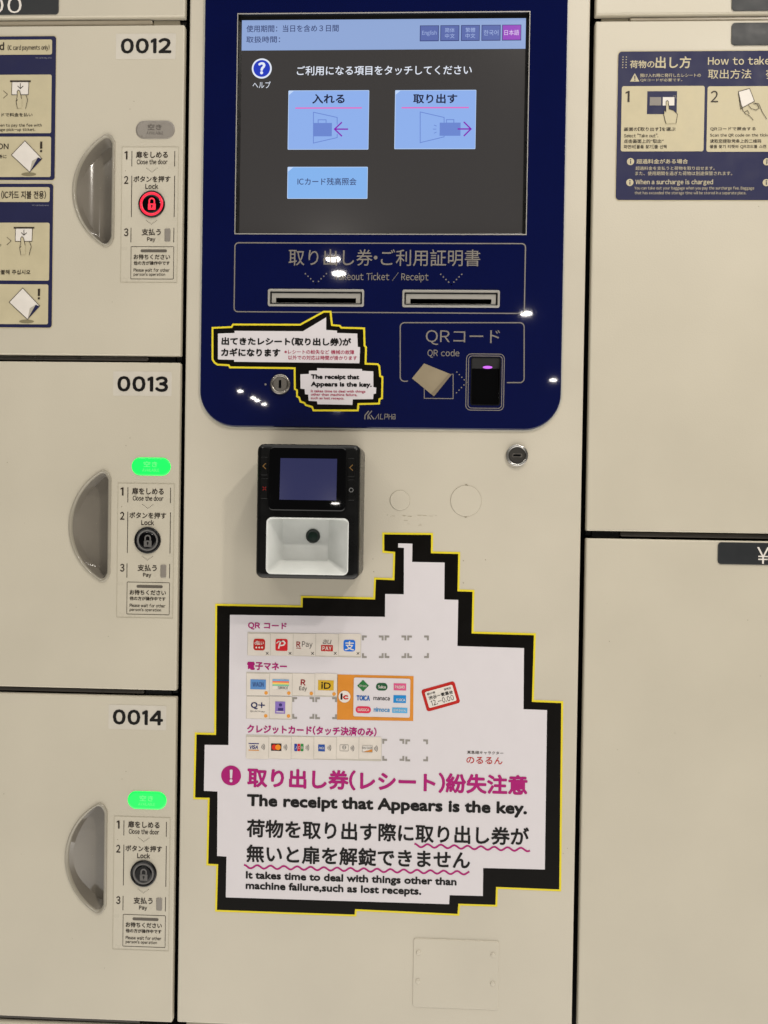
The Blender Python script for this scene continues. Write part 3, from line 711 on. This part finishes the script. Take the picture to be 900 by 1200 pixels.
tiles([289, 315.8, 342.6, 369, 395.4], 788.8, 815.2); tiles([289, 315.8, 342.2], 815.8, 842.2)
brackets(342.6, 816.8, 368.4, 842.2); brackets(369.4, 817, 395, 842.6)
OD = ink('orange_dot', (214, 144, 60))
for x, y in ((312, 811.8), (338.6, 812), (365, 812.4), (391.6, 813), (311.6, 838.6), (338.2, 838.8)): w.O(x, y, 2.1, OD, L)
w.B(293.6, 796, 311.8, 807.6, ink('card_blue', (88, 134, 190)), L); w.txt('WAON', 296, 309.4, 799, 804.6, ink('card_text', (60, 84, 132)), L+1, bold=.02)
w.B(319.6, 796, 338.8, 807.8, WHITEP, L)
for i, c in enumerate(((108, 160, 204), (222, 112, 86), (230, 196, 104), (116, 186, 150))): w.B(319.6, 796+i*1.9, 338.8, 797.9+i*1.9, ink('stripe_%s' % 'abcd'[i], c), L+1)
w.txt('nanaco', 326, 337.6, 804.2, 807.2, INK, L+2)
w.txt('R', 352.4, 358.2, 796, 803, ink('deep_red', (140, 10, 24)), L, bold=.03, base=True); w.txt('Edy', 350.8, 359.8, 804, 810, INK, L, bold=.01)
w.B(372.8, 797, 391.2, 808.8, ink('gold_ink', (196, 158, 40)), L); w.txt('iD', 376.4, 387.8, 799, 807, INK, L+1, bold=.02); 
w.txt('Q+', 294, 311, 822.6, 831, ink('quick_navy', (26, 34, 84)), L, bold=.035); w.txt('QUICPay', 293, 311, 832.6, 834.6, INK, L)
w.B(322.6, 821.8, 334.4, 836, ink('violet_card', (132, 110, 182)), L); w.B(327, 824, 330.8, 827.6, ink('violet_dark', (60, 48, 110)), L+1, r=1.4); w.B(326, 829.4, 332, 832.4, ink('violet_dark', (60, 48, 110)), L+1); w.B(324, 833.4, 333, 834.4, WHITEP, L+1)
w.P([(395.4, 790.2), (484.7, 792.2), (484.2, 844.8), (395, 843.2)], ORANGE, K)
w.O(403.8, 816.2, 7, WHITEP, L); w.txt('ic', 399.4, 408.4, 812.6, 819.4, ink('ic_red', (190, 30, 30)), L+1, bold=.05); w.B(399.2, 812.2, 401.4, 819.6, INK, L+2, r=.8)
w.B(414.4, 794.4, 480.6, 840, STW, L, r=2)
w.P([(425.5, 796.4), (432.4, 803.2), (425.5, 810), (418.6, 803.2)], ink('kita_green', (40, 110, 56)), L+1); w.txt('Kitaca', 421.4, 429.6, 801.8, 804.6, WHITEP, L+2)
w.B(440.6, 800, 454.2, 809, ink('leaf_green', (30, 82, 50)), L+1, r=4.4); w.txt('Suica', 443, 452, 802.6, 806.4, WHITEP, L+2, bold=.02)
w.B(461.4, 800.6, 476, 808.8, ink('rose_card', (206, 84, 130)), L+1); w.txt('PASMO', 463, 474.4, 803, 806.6, WHITEP, L+2, bold=.02)
w.txt('TOICA', 417.8, 433.6, 814.6, 820.8, ink('toica_blue', (28, 86, 160)), L+1, bold=.04); w.txt('manaca', 437.6, 456.8, 816.6, 820.4, INK, L+1, bold=.02)
w.B(461, 814.4, 475.8, 823.4, ink('icoca_blue', (30, 130, 196)), L+1); w.txt('ICOCA', 464.6, 474.8, 818.2, 821.4, WHITEP, L+2, bold=.02)
w.B(416.8, 827.4, 434.8, 835.4, ink('sugo_red', (204, 50, 80)), L+1, r=4); w.txt('SUGOCA', 419, 432.6, 829.8, 833, WHITEP, L+2, bold=.02)
w.txt('nimoca', 438, 456.6, 828.6, 834, ink('nimo_blue', (36, 130, 186)), L+1, bold=.03)
w.B(459.6, 829, 477.4, 835.2, ink('haya_blue', (84, 160, 206)), L+1); w.txt('はやかけん', 461, 476, 830.6, 833.6, WHITEP, L+2, bold=.01)
w.txt('クレジットカード（タッチ決済のみ）', 288.6, 442, 850.4, 861, MAG, K, bold=.034)
tiles([288.6, 315, 341.4, 367.8, 394.2, 420.6, 447], 863, 889.4)
def waves(x, y):
    for r_ in (2, 3.6, 5.2): w.line([(x-2+r_*math.cos(math.radians(a)), y+r_*math.sin(math.radians(a))) for a in range(-42, 43, 14)], .8, ink('wave_grey', (104, 102, 100)), L)
for i, x in enumerate((306.6, 332.6, 358.4, 384, 411, 438.6)): waves(x+.6, 875+.4*i)
w.txt('VISA', 292.4, 302.8, 873, 877.4, ink('visa_navy', (26, 34, 110)), L, bold=.03, slant=.2); w.B(291.4, 870.6, 303.6, 871.6, ink('visa_navy', (26, 34, 110)), L); w.B(291.4, 878.4, 303.6, 879.4, ORANGE, L)
w.B(317.8, 871, 330, 879.6, ink('card_brown', (42, 26, 20)), L); w.O(321.8, 875.3, 3.3, ink('mc_red', (196, 40, 26)), L+1); w.O(326, 875.3, 3.3, ink('mc_amber', (220, 130, 30)), L+2)
for j, c in enumerate(((30, 60, 150), (190, 32, 50), (40, 130, 60))): w.B(345+j*3.7, 871.4, 348.4+j*3.7, 880, ink('jcb_%s' % 'abc'[j], c), L, r=.8); w.txt('JCB'[j], 345.8+j*3.7, 347.7+j*3.7, 874.2, 877.4, WHITEP, L+1)
w.B(373, 872.2, 380.8, 880.2, ink('amex_blue', (34, 74, 150)), L); w.txt('AMEX', 373.8, 380, 874.8, 877.6, WHITEP, L+1)
w.frame(398.2, 872.2, 408.6, 880, .5, GMARK, L, r=1); w.O(403.4, 875.6, 2.4, GMARK, L); w.B(403, 873.4, 403.8, 877.6, WHITEP, L+1)
w.B(424.6, 873.4, 436.6, 881, WHITEP, L); w.P([(424.6, 881), (436.6, 881), (436.6, 877.6)], ORANGE, L+1); w.txt('DISCOVER', 425, 436.2, 875, 877.4, INK, L+2); w.frame(424.6, 873.4, 436.6, 881, .3, GMARK, L+2)
brackets(448, 865.8, 473.8, 891.4); brackets(475, 866.4, 501.6, 892)
# the ticket picture, tilted
TA = math.radians(17)
tq = [(493.2, 809.5), (531.3, 797.2), (539.9, 822), (501.2, 834.8)]
quad = [q(x, y, Yw) for x, y in tq][::-1]
cxq = sum(p[0] for p in quad)/4; czq = sum(p[1] for p in quad)/4
def tilted(wd, ht, r, m, k, dx=0, dz=0):
    pts = rr(-wd/2*U, -ht/2*U, wd/2*U, ht/2*U, r*U, 5)
    ca, sa = math.cos(TA), math.sin(TA)
    w.flat([(cxq+(x+dx*U)*ca-(z+dz*U)*sa, czq+(x+dx*U)*sa+(z+dz*U)*ca) for x, z in pts], m, k)
tilted(40.4, 26.6, 3, RED, K); tilted(33.4, 19.4, 1.6, WHITEP, K+1)
def ttxt(t, dx, dy, wd, ht, bold=.01):
    x, y = 516.4+dx*math.cos(TA)+dy*math.sin(TA), 815.9-dx*math.sin(TA)+dy*math.cos(TA)
    w.txt(t, x-wd/2, x+wd/2, y-ht/2, y+ht/2, INK, K+2, bold=bold, rot=TA)
ttxt('駅の券', -9.5, -6.8, 10, 2.6); ttxt('発売日', 10, -6.4, 8, 2.6); ttxt('渋谷一青葉台', 0.5, -1.6, 29, 4.4, .015); ttxt('12.-0.00', .6, 4.9, 27, 6.2, 0)
w.txt('東急線キャラクター', 547.4, 589.8, 880, 883.8, ink('caption_grey', (82, 76, 72)), K, bold=.01); w.txt('のるるん', 546.6, 588.8, 886.8, 895, RED, K, bold=.012)
w.O(270.9, 908.6, 11.9, MAG, K); w.txt('!', 269.2, 272.8, 901.4, 916.6, STW, K+1, bold=.035)
w.txt('取り出し券（レシート）紛失注意', 288, 617.8, 903.4, 927.4, MAG, K, bold=.034)
w.txt('The receipt that Appears is the key.', 287.6, 617.4, 935, 949.2, INK, K, bold=.04, base=True, face='g')
w.txt('荷物を取り出す際に取り出し券が', 287.2, 619.6, 964.4, 986, INK, K, bold=.025)
w.txt('無いと扉を解錠できません', 287, 551.4, 993, 1014.4, INK, K, bold=.025)
def wavy(x0, y0, x1, y1, wl=15.6, am=1.9):
    n = int((x1-x0)/1.3); w.line([(x0+(x1-x0)*i/n, y0+(y1-y0)*i/n-am*math.cos(2*math.pi*(x1-x0)*i/n/wl)) for i in range(n+1)], 2.2, MAG, K)
wavy(485.6, 990.4, 621, 995.6); wavy(286, 1015.2, 550, 1022.8)
w.txt('It takes time to deal with things other than', 286.4, 535.6, 1024.4, 1033.4, INK, K, bold=.038, base=True, face='g')
w.txt('machine failure,such as lost recepts.', 286.4, 494.4, 1036, 1045, INK, K, bold=.038, base=True, face='g')
big = w.build('warning_sticker', loc=(Xp(450, 850), 0, Zp(450, 1070)))
tag(big, 'large jagged white sticker with black and yellow outline, on the beige kiosk below the terminal', 'sticker')

# ================================================================== SMALL NOTICE STICKER on the blue panel
Yn = YP-.0003
def c6(pts): return [(235+x/4, 270+y/4) for x, y in pts]
def sm(s_): return [tuple(map(float, p.split(','))) for p in s_.split()]
y6 = c6(sm('52,453 143,449 150,437 466,438 576,377 613,377 620,440 655,443 662,452 771,455 773,538 780,546 778,621 832,623 842,634 846,680 857,685 855,790 843,794 841,816 744,818 741,848 526,848 520,831 490,822 484,812 465,806 459,786 448,780 448,752 438,745 437,650 135,646 130,636 78,633 64,624 52,606'))
n = MB(Yn); ye = sheet(y6, STY, Yn)[::-1]
n.prism(ye, Yn+.0004, Yn, STY)
n.flat(inset2(ye, 2.2*U), STB, 1)
n.flat(sheet(c6(sm('82,484 160,481 160,471 480,473 589,408 589,467 640,470 640,481 735,484 737,546 748,548 745,623 158,616 157,607 82,605')), STW, Yn)[::-1], STW, 2)
n.flat(sheet(c6(sm('468,675 508,673 509,658 547,657 547,646 757,650 757,658 810,661 810,735 824,737 822,765 811,767 809,791 714,792 712,818 548,815 546,801 507,799 505,770 490,768 488,744 469,742')), STW, Yn)[::-1], STW, 2)
n.txt('出てきたレシート（取り出し券）が', 258.8, 412, 395.6, 405.2, INK, 3, bold=.044); n.txt('カギになります', 258.8, 329, 408.2, 418, INK, 3, bold=.044)
n.txt('※レシートの紛失など 機械の故障', 333, 415.4, 410, 415.2, CRIM, 3, bold=.012); n.txt('以外での対応は時間が掛かります', 337.5, 418.6, 416.8, 422, CRIM, 3, bold=.012)
n.txt('The receipt that', 364.2, 421.2, 438.9, 444.4, INK, 3, bold=.05, base=True, face='g'); n.txt('Appears is the key.', 364.2, 435.8, 447.6, 453.2, INK, 3, bold=.05, base=True, face='g')
n.txt('It takes time to deal with things', 364.2, 428.4, 457, 460, CRIM, 3, bold=.02, base=True, face='g'); n.txt('other than machine failure,', 364.2, 418.8, 461, 464, CRIM, 3, bold=.02, base=True, face='g'); n.txt('such as lost recepts.', 364.2, 403.6, 465.2, 468, CRIM, 3, bold=.02, base=True, face='g')
sm_ = n.build('notice_sticker', loc=(Xp(345, 430), YP, Zp(345, 480)))
tag(sm_, 'small black and yellow double speech bubble sticker on the glossy blue panel', 'sticker')

# ================================================================== INSTRUCTION SIGNS ON THE DOORS
Yi = -.0004
def board(x0, y0, x1, y1, r=4):
    b = MB(Yi); o = rr(*R(x0-.8, y0-.8, x1+.8, y1+.8), r*U, 5); b.prism(o, .0001, Yi, CREAM); b.B(x0, y0, x1, y1, NAVY, 1, r=r-.6)
    return b
def hand_ticket(b, dx, dy):                # slot, ticket and hand drawing
    T = lambda pts: [(x+dx, y+dy) for x, y in pts]
    b.line(T([(12.2, 95.6), (36.4, 95.6)]), 1.9, DINK, 4)
    b.P(T([(14.4, 96), (34.2, 96), (33.6, 111.4), (14, 111.4)]), WHITEP, 3); b.line(T([(14.4, 96), (14, 111.4), (33.6, 111.4), (34.2, 96)]), .6, DINK, 4)
    b.line(T([(24.2, 98), (24.2, 104)]), .8, DINK, 4); b.line(T([(21, 101.2), (24.2, 104.2), (27.6, 101.2)]), .8, DINK, 4)
    b.P(T([(20.6, 112.2), (20.6, 107.6), (22, 106), (23.8, 107.4), (26, 117), (26, 127), (21, 127), (19.6, 119.4)]), CREAM, 5)
    b.line(T([(21, 127.8), (19.4, 119), (20.8, 113.6), (20.6, 107.8), (22, 106), (23.8, 107.4), (25.8, 116.4)]), .6, DINK, 6)
    b.line(T([(30.4, 128), (33, 117.6), (30.8, 111.6)]), .6, DINK, 6); b.line(T([(19.4, 119.2), (21.4, 117.2)]), .6, DINK, 6)
    b.line(T([(4.2, 106.6), (9.2, 111), (4.2, 115.6)]), .5, DINK, 4)
def note(b, dx, dy):                       # the folded ticket with an exclamation mark
    T = lambda pts: [(x+dx, y+dy) for x, y in pts]
    b.O(34+dx, 204.4+dy, 9, ink('drawn_shadow', (124, 116, 90)), 3, ry=2.2)
    b.P(T([(13.8, 182), (35.2, 202), (49.6, 186.4), (29.6, 165.4)]), WHITEP, 4); b.line(T([(13.8, 182), (35.2, 202), (49.6, 186.4), (29.6, 165.4)]), .6, DINK, 5, closed=True)
    b.P(T([(35.6, 201.6), (49.4, 186.8), (45, 185)]), NAVY, 6); b.P(T([(35.6, 201.4), (45, 185), (38, 189)]), ink('fold_grey', (170, 164, 150)), 5)
    b.B(47.3+dx, 166.2+dy, 49.9+dx, 174.6+dy, DINK, 4); b.B(47.3+dx, 176.2+dy, 49.7+dx, 178.6+dy, DINK, 4)
b = board(-110, 43, 65, 211)
b.B(-108, 47, 61.2, 64.6, CREAM, 2, r=2.2); b.B(-108, 88, 60.4, 156.4, CREAM, 2, r=2); b.B(-108, 160.4, 59.8, 207.6, CREAM, 2, r=2)
b.txt('Reserved', -42, 6, 50.6, 59.2, DINK, 3, bold=.03, base=True); b.txt('(IC card payments only)', 8.4, 59, 52.6, 60.4, DINK, 3, bold=.016)
b.txt('*IC card only area', 41.6, 61, 67.2, 69.4, ink('pale_ink', (140, 140, 150)), 3)
hand_ticket(b, 0, 0)
b.txt('ICカードで料金を払い', -16, 39.2, 132.6, 137, DINK, 3, bold=.02); b.txt('Touch on screen to pay the fee with', -30, 50.4, 145.2, 149.6, DINK, 3, bold=.02); b.txt('the baggage pick-up ticket.', -22, 42.6, 150.4, 154.8, DINK, 3, bold=.02)
b.txt('ATTENTION', -44, 11.2, 168.4, 175.2, DINK, 3, bold=.02); b.txt('取出時に', -14, 8.4, 181.4, 186, DINK, 3, bold=.02); note(b, 0, 0)
tag(b.build('instruction_sign', loc=(Xp(-20, 210), 0, Zp(-20, 211))), 'navy bordered instruction sheet, upper of two on door 0012, with English text', 'sign', 'instruction sheets on door 0012')
b = board(-113, 215.4, 61.6, 383.4)
b.B(-111, 219.4, 58.4, 236.8, CREAM, 2, r=2.2); b.B(-111, 261, 58, 328.6, CREAM, 2, r=2); b.B(-111, 333, 56.6, 379.6, CREAM, 2, r=2)
b.txt('(IC카드 지불 전용)', .8, 55, 223.6, 233.4, DINK, 3, bold=.02); b.txt('*IC card only area', 37.4, 57.4, 239.8, 242, ink('pale_ink', (140, 140, 150)), 3)
hand_ticket(b, 4.2, 171.6); b.txt('요금을 지불해 주십시오', -24, 37, 316.2, 321.8, DINK, 3, bold=.02); note(b, -2.6, 172.4)
b.oring(.2, 287.4, 1.4, .5, DINK, 3)
tag(b.build('instruction_sign', loc=(Xp(-22, 383), 0, Zp(-22, 383.4))), 'navy bordered instruction sheet, lower of two on door 0012, with Korean text', 'sign', 'instruction sheets on door 0012')

b = MB(Yi); NV = NAVY
o = rr(*R(722.2, 58.8, 1046, 235.4), 5*U, 6); b.prism(o, .0001, Yi, CREAM); b.B(723, 59.6, 1045, 234.6, NV, 1, r=4.4)
b.dots([(730+i*3.9-.1*j, 67+j*3.1) for i in range(2) for j in range(5)], .65, CREAM, 2)
b.txt('荷物の', 738.4, 766.4, 71, 80, CREAM, 2, bold=.014); b.txt('出し方', 768.6, 809, 66.4, 80.2, CREAM, 2, bold=.02)
b.txt('How to take out', 831.2, 925, 67.2, 75.8, CREAM, 2, bold=.012, base=True); b.txt('取出方法', 830.4, 879.4, 81.4, 92.4, CREAM, 2, bold=.006); b.txt('찾는 방법', 898, 944, 81.6, 92.6, CREAM, 2, bold=.006)
b.P([(738.2, 95.8), (749.2, 95.8), (743.8, 86)], CREAM, 2); b.B(743.2, 89, 744.4, 92.8, NV, 3); b.O(743.8, 94.3, .7, NV, 3)
b.txt('預け入れ時に発行したレシートの', 751, 820, 86.4, 90.6, CREAM, 2, bold=.006); b.txt('QRコードが必要です。', 751, 798.6, 92.2, 96, CREAM, 2, bold=.006)
b.B(728, 101, 825, 177.6, CREAM, 2, r=2.4); b.B(828.4, 101.2, 925, 178, CREAM, 2, r=2.4); b.B(928.6, 101.4, 1040, 178.4, CREAM, 2, r=2.4)
b.txt('1', 732.8, 737.6, 107, 119.8, DINK, 3, bold=.01); b.txt('2', 832.8, 841.2, 106.8, 120, DINK, 3, bold=.006)
b.B(758.2, 107.2, 793, 134, NV, 3); b.B(761.2, 114.2, 774.6, 124, ink('icon_grey', (128, 122, 116)), 4); b.B(776.4, 114.2, 790, 124, WHITEP, 4); b.line([(788.4, 113), (791.4, 112.6), (791.8, 116)], .5, ink('icon_grey', (128, 122, 116)), 4)
b.P([(780.2, 145.4), (777.6, 135.4), (778.4, 129.6), (780, 132), (780.2, 119.6), (781.6, 118.4), (783, 119.6), (783.6, 128.4), (788.6, 130), (793.6, 134.4), (791.8, 145)], CREAM, 5)
b.line([(780.2, 145.6), (777.6, 135.4), (778.4, 129.6), (780, 132), (780.2, 119.6), (781.6, 118.4), (783, 119.6), (783.6, 128.4), (788.6, 130), (793.6, 134.4), (791.8, 145)], .6, DINK, 6)
b.txt('画面の【取り出す】を選ぶ', 732, 790.6, 149.4, 153.8, DINK, 3, bold=.018); b.txt('Select "Take out".', 731.6, 770.6, 156.8, 161.2, DINK, 3, bold=.016)
b.txt('点击画面上的“取出”', 731.4, 776.8, 163.4, 168, DINK, 3, bold=.014); b.txt('화면의[물품 찾기]를 선택', 731.4, 780.4, 170, 174.4, DINK, 3, bold=.016)
card = [(865, 107.8), (878, 104.2), (883.8, 119), (869, 127)]
b.P(card, WHITEP, 4); b.line(card, .6, DINK, 5, closed=True); b.line([(869, 127), (867.6, 128.4), (865, 110)], .6, DINK, 5)
b.line([(869, 124.6), (870, 130), (873, 133.6), (878, 136.4), (882.4, 141.4)], .6, DINK, 6); b.line([(872, 132), (875.6, 130), (877.6, 134)], .6, DINK, 6)
b.line([(876.6, 124), (880, 128), (885.6, 129.6), (889, 127.4), (887, 122.8), (882, 121.6)], .6, DINK, 6); b.line([(883.8, 121.4), (888.6, 122), (893, 132), (898, 140)], .6, DINK, 6)
b.txt('QRコードで照合する', 833, 884.2, 149.2, 153.6, DINK, 3, bold=.018); b.txt('Scan the QR code on the ticket', 833, 903, 156.8, 161, DINK, 3, bold=.016)
b.txt('读取您提取凭条上的二维码', 832.8, 890.8, 163.4, 167.8, DINK, 3, bold=.014); b.txt('물품 찾기 티켓의 QR코드를 스캔', 832.8, 896.4, 170, 174.4, DINK, 3, bold=.016)
for x, y in ((738.8, 189.5), (738, 214), (898.4, 189.8), (897.8, 214.2)):
    b.O(x, y, 4.1, CREAM, 2); b.B(x-.6, y-.6, x+.6, y+2.6, NV, 3); b.O(x, y-2, .8, NV, 3)
b.txt('超過料金がある場合', 746.6, 805.2, 186.6, 192, CREAM, 2, bold=.014); b.txt('超過料金を支払うと荷物を取り出せます。', 746, 835.8, 195.2, 199.4, CREAM, 2, bold=.0); b.txt('また、使用期間を過ぎた荷物は別途保管されます。', 746, 856, 201, 205.6, CREAM, 2, bold=.0)
b.txt('When a surcharge is charged', 745.8, 834, 210.8, 216, CREAM, 2, bold=.016, base=True)
b.txt('You can take out your baggage when you pay the surcharge fee. Baggage', 745.4, 881.2, 218.6, 223.2, CREAM, 2); b.txt('that has exceeded the storage time will be stored in a separate place.', 745.4, 872, 224.4, 228.8, CREAM, 2)
tag(b.build('instruction_sign', loc=(Xp(880, 235), 0, Zp(880, 235))), 'wide navy instruction board on the tall right hand door, with steps 1 and 2', 'sign')

for o in bpy.data.objects:
    if '_o' in o: del o['_o']
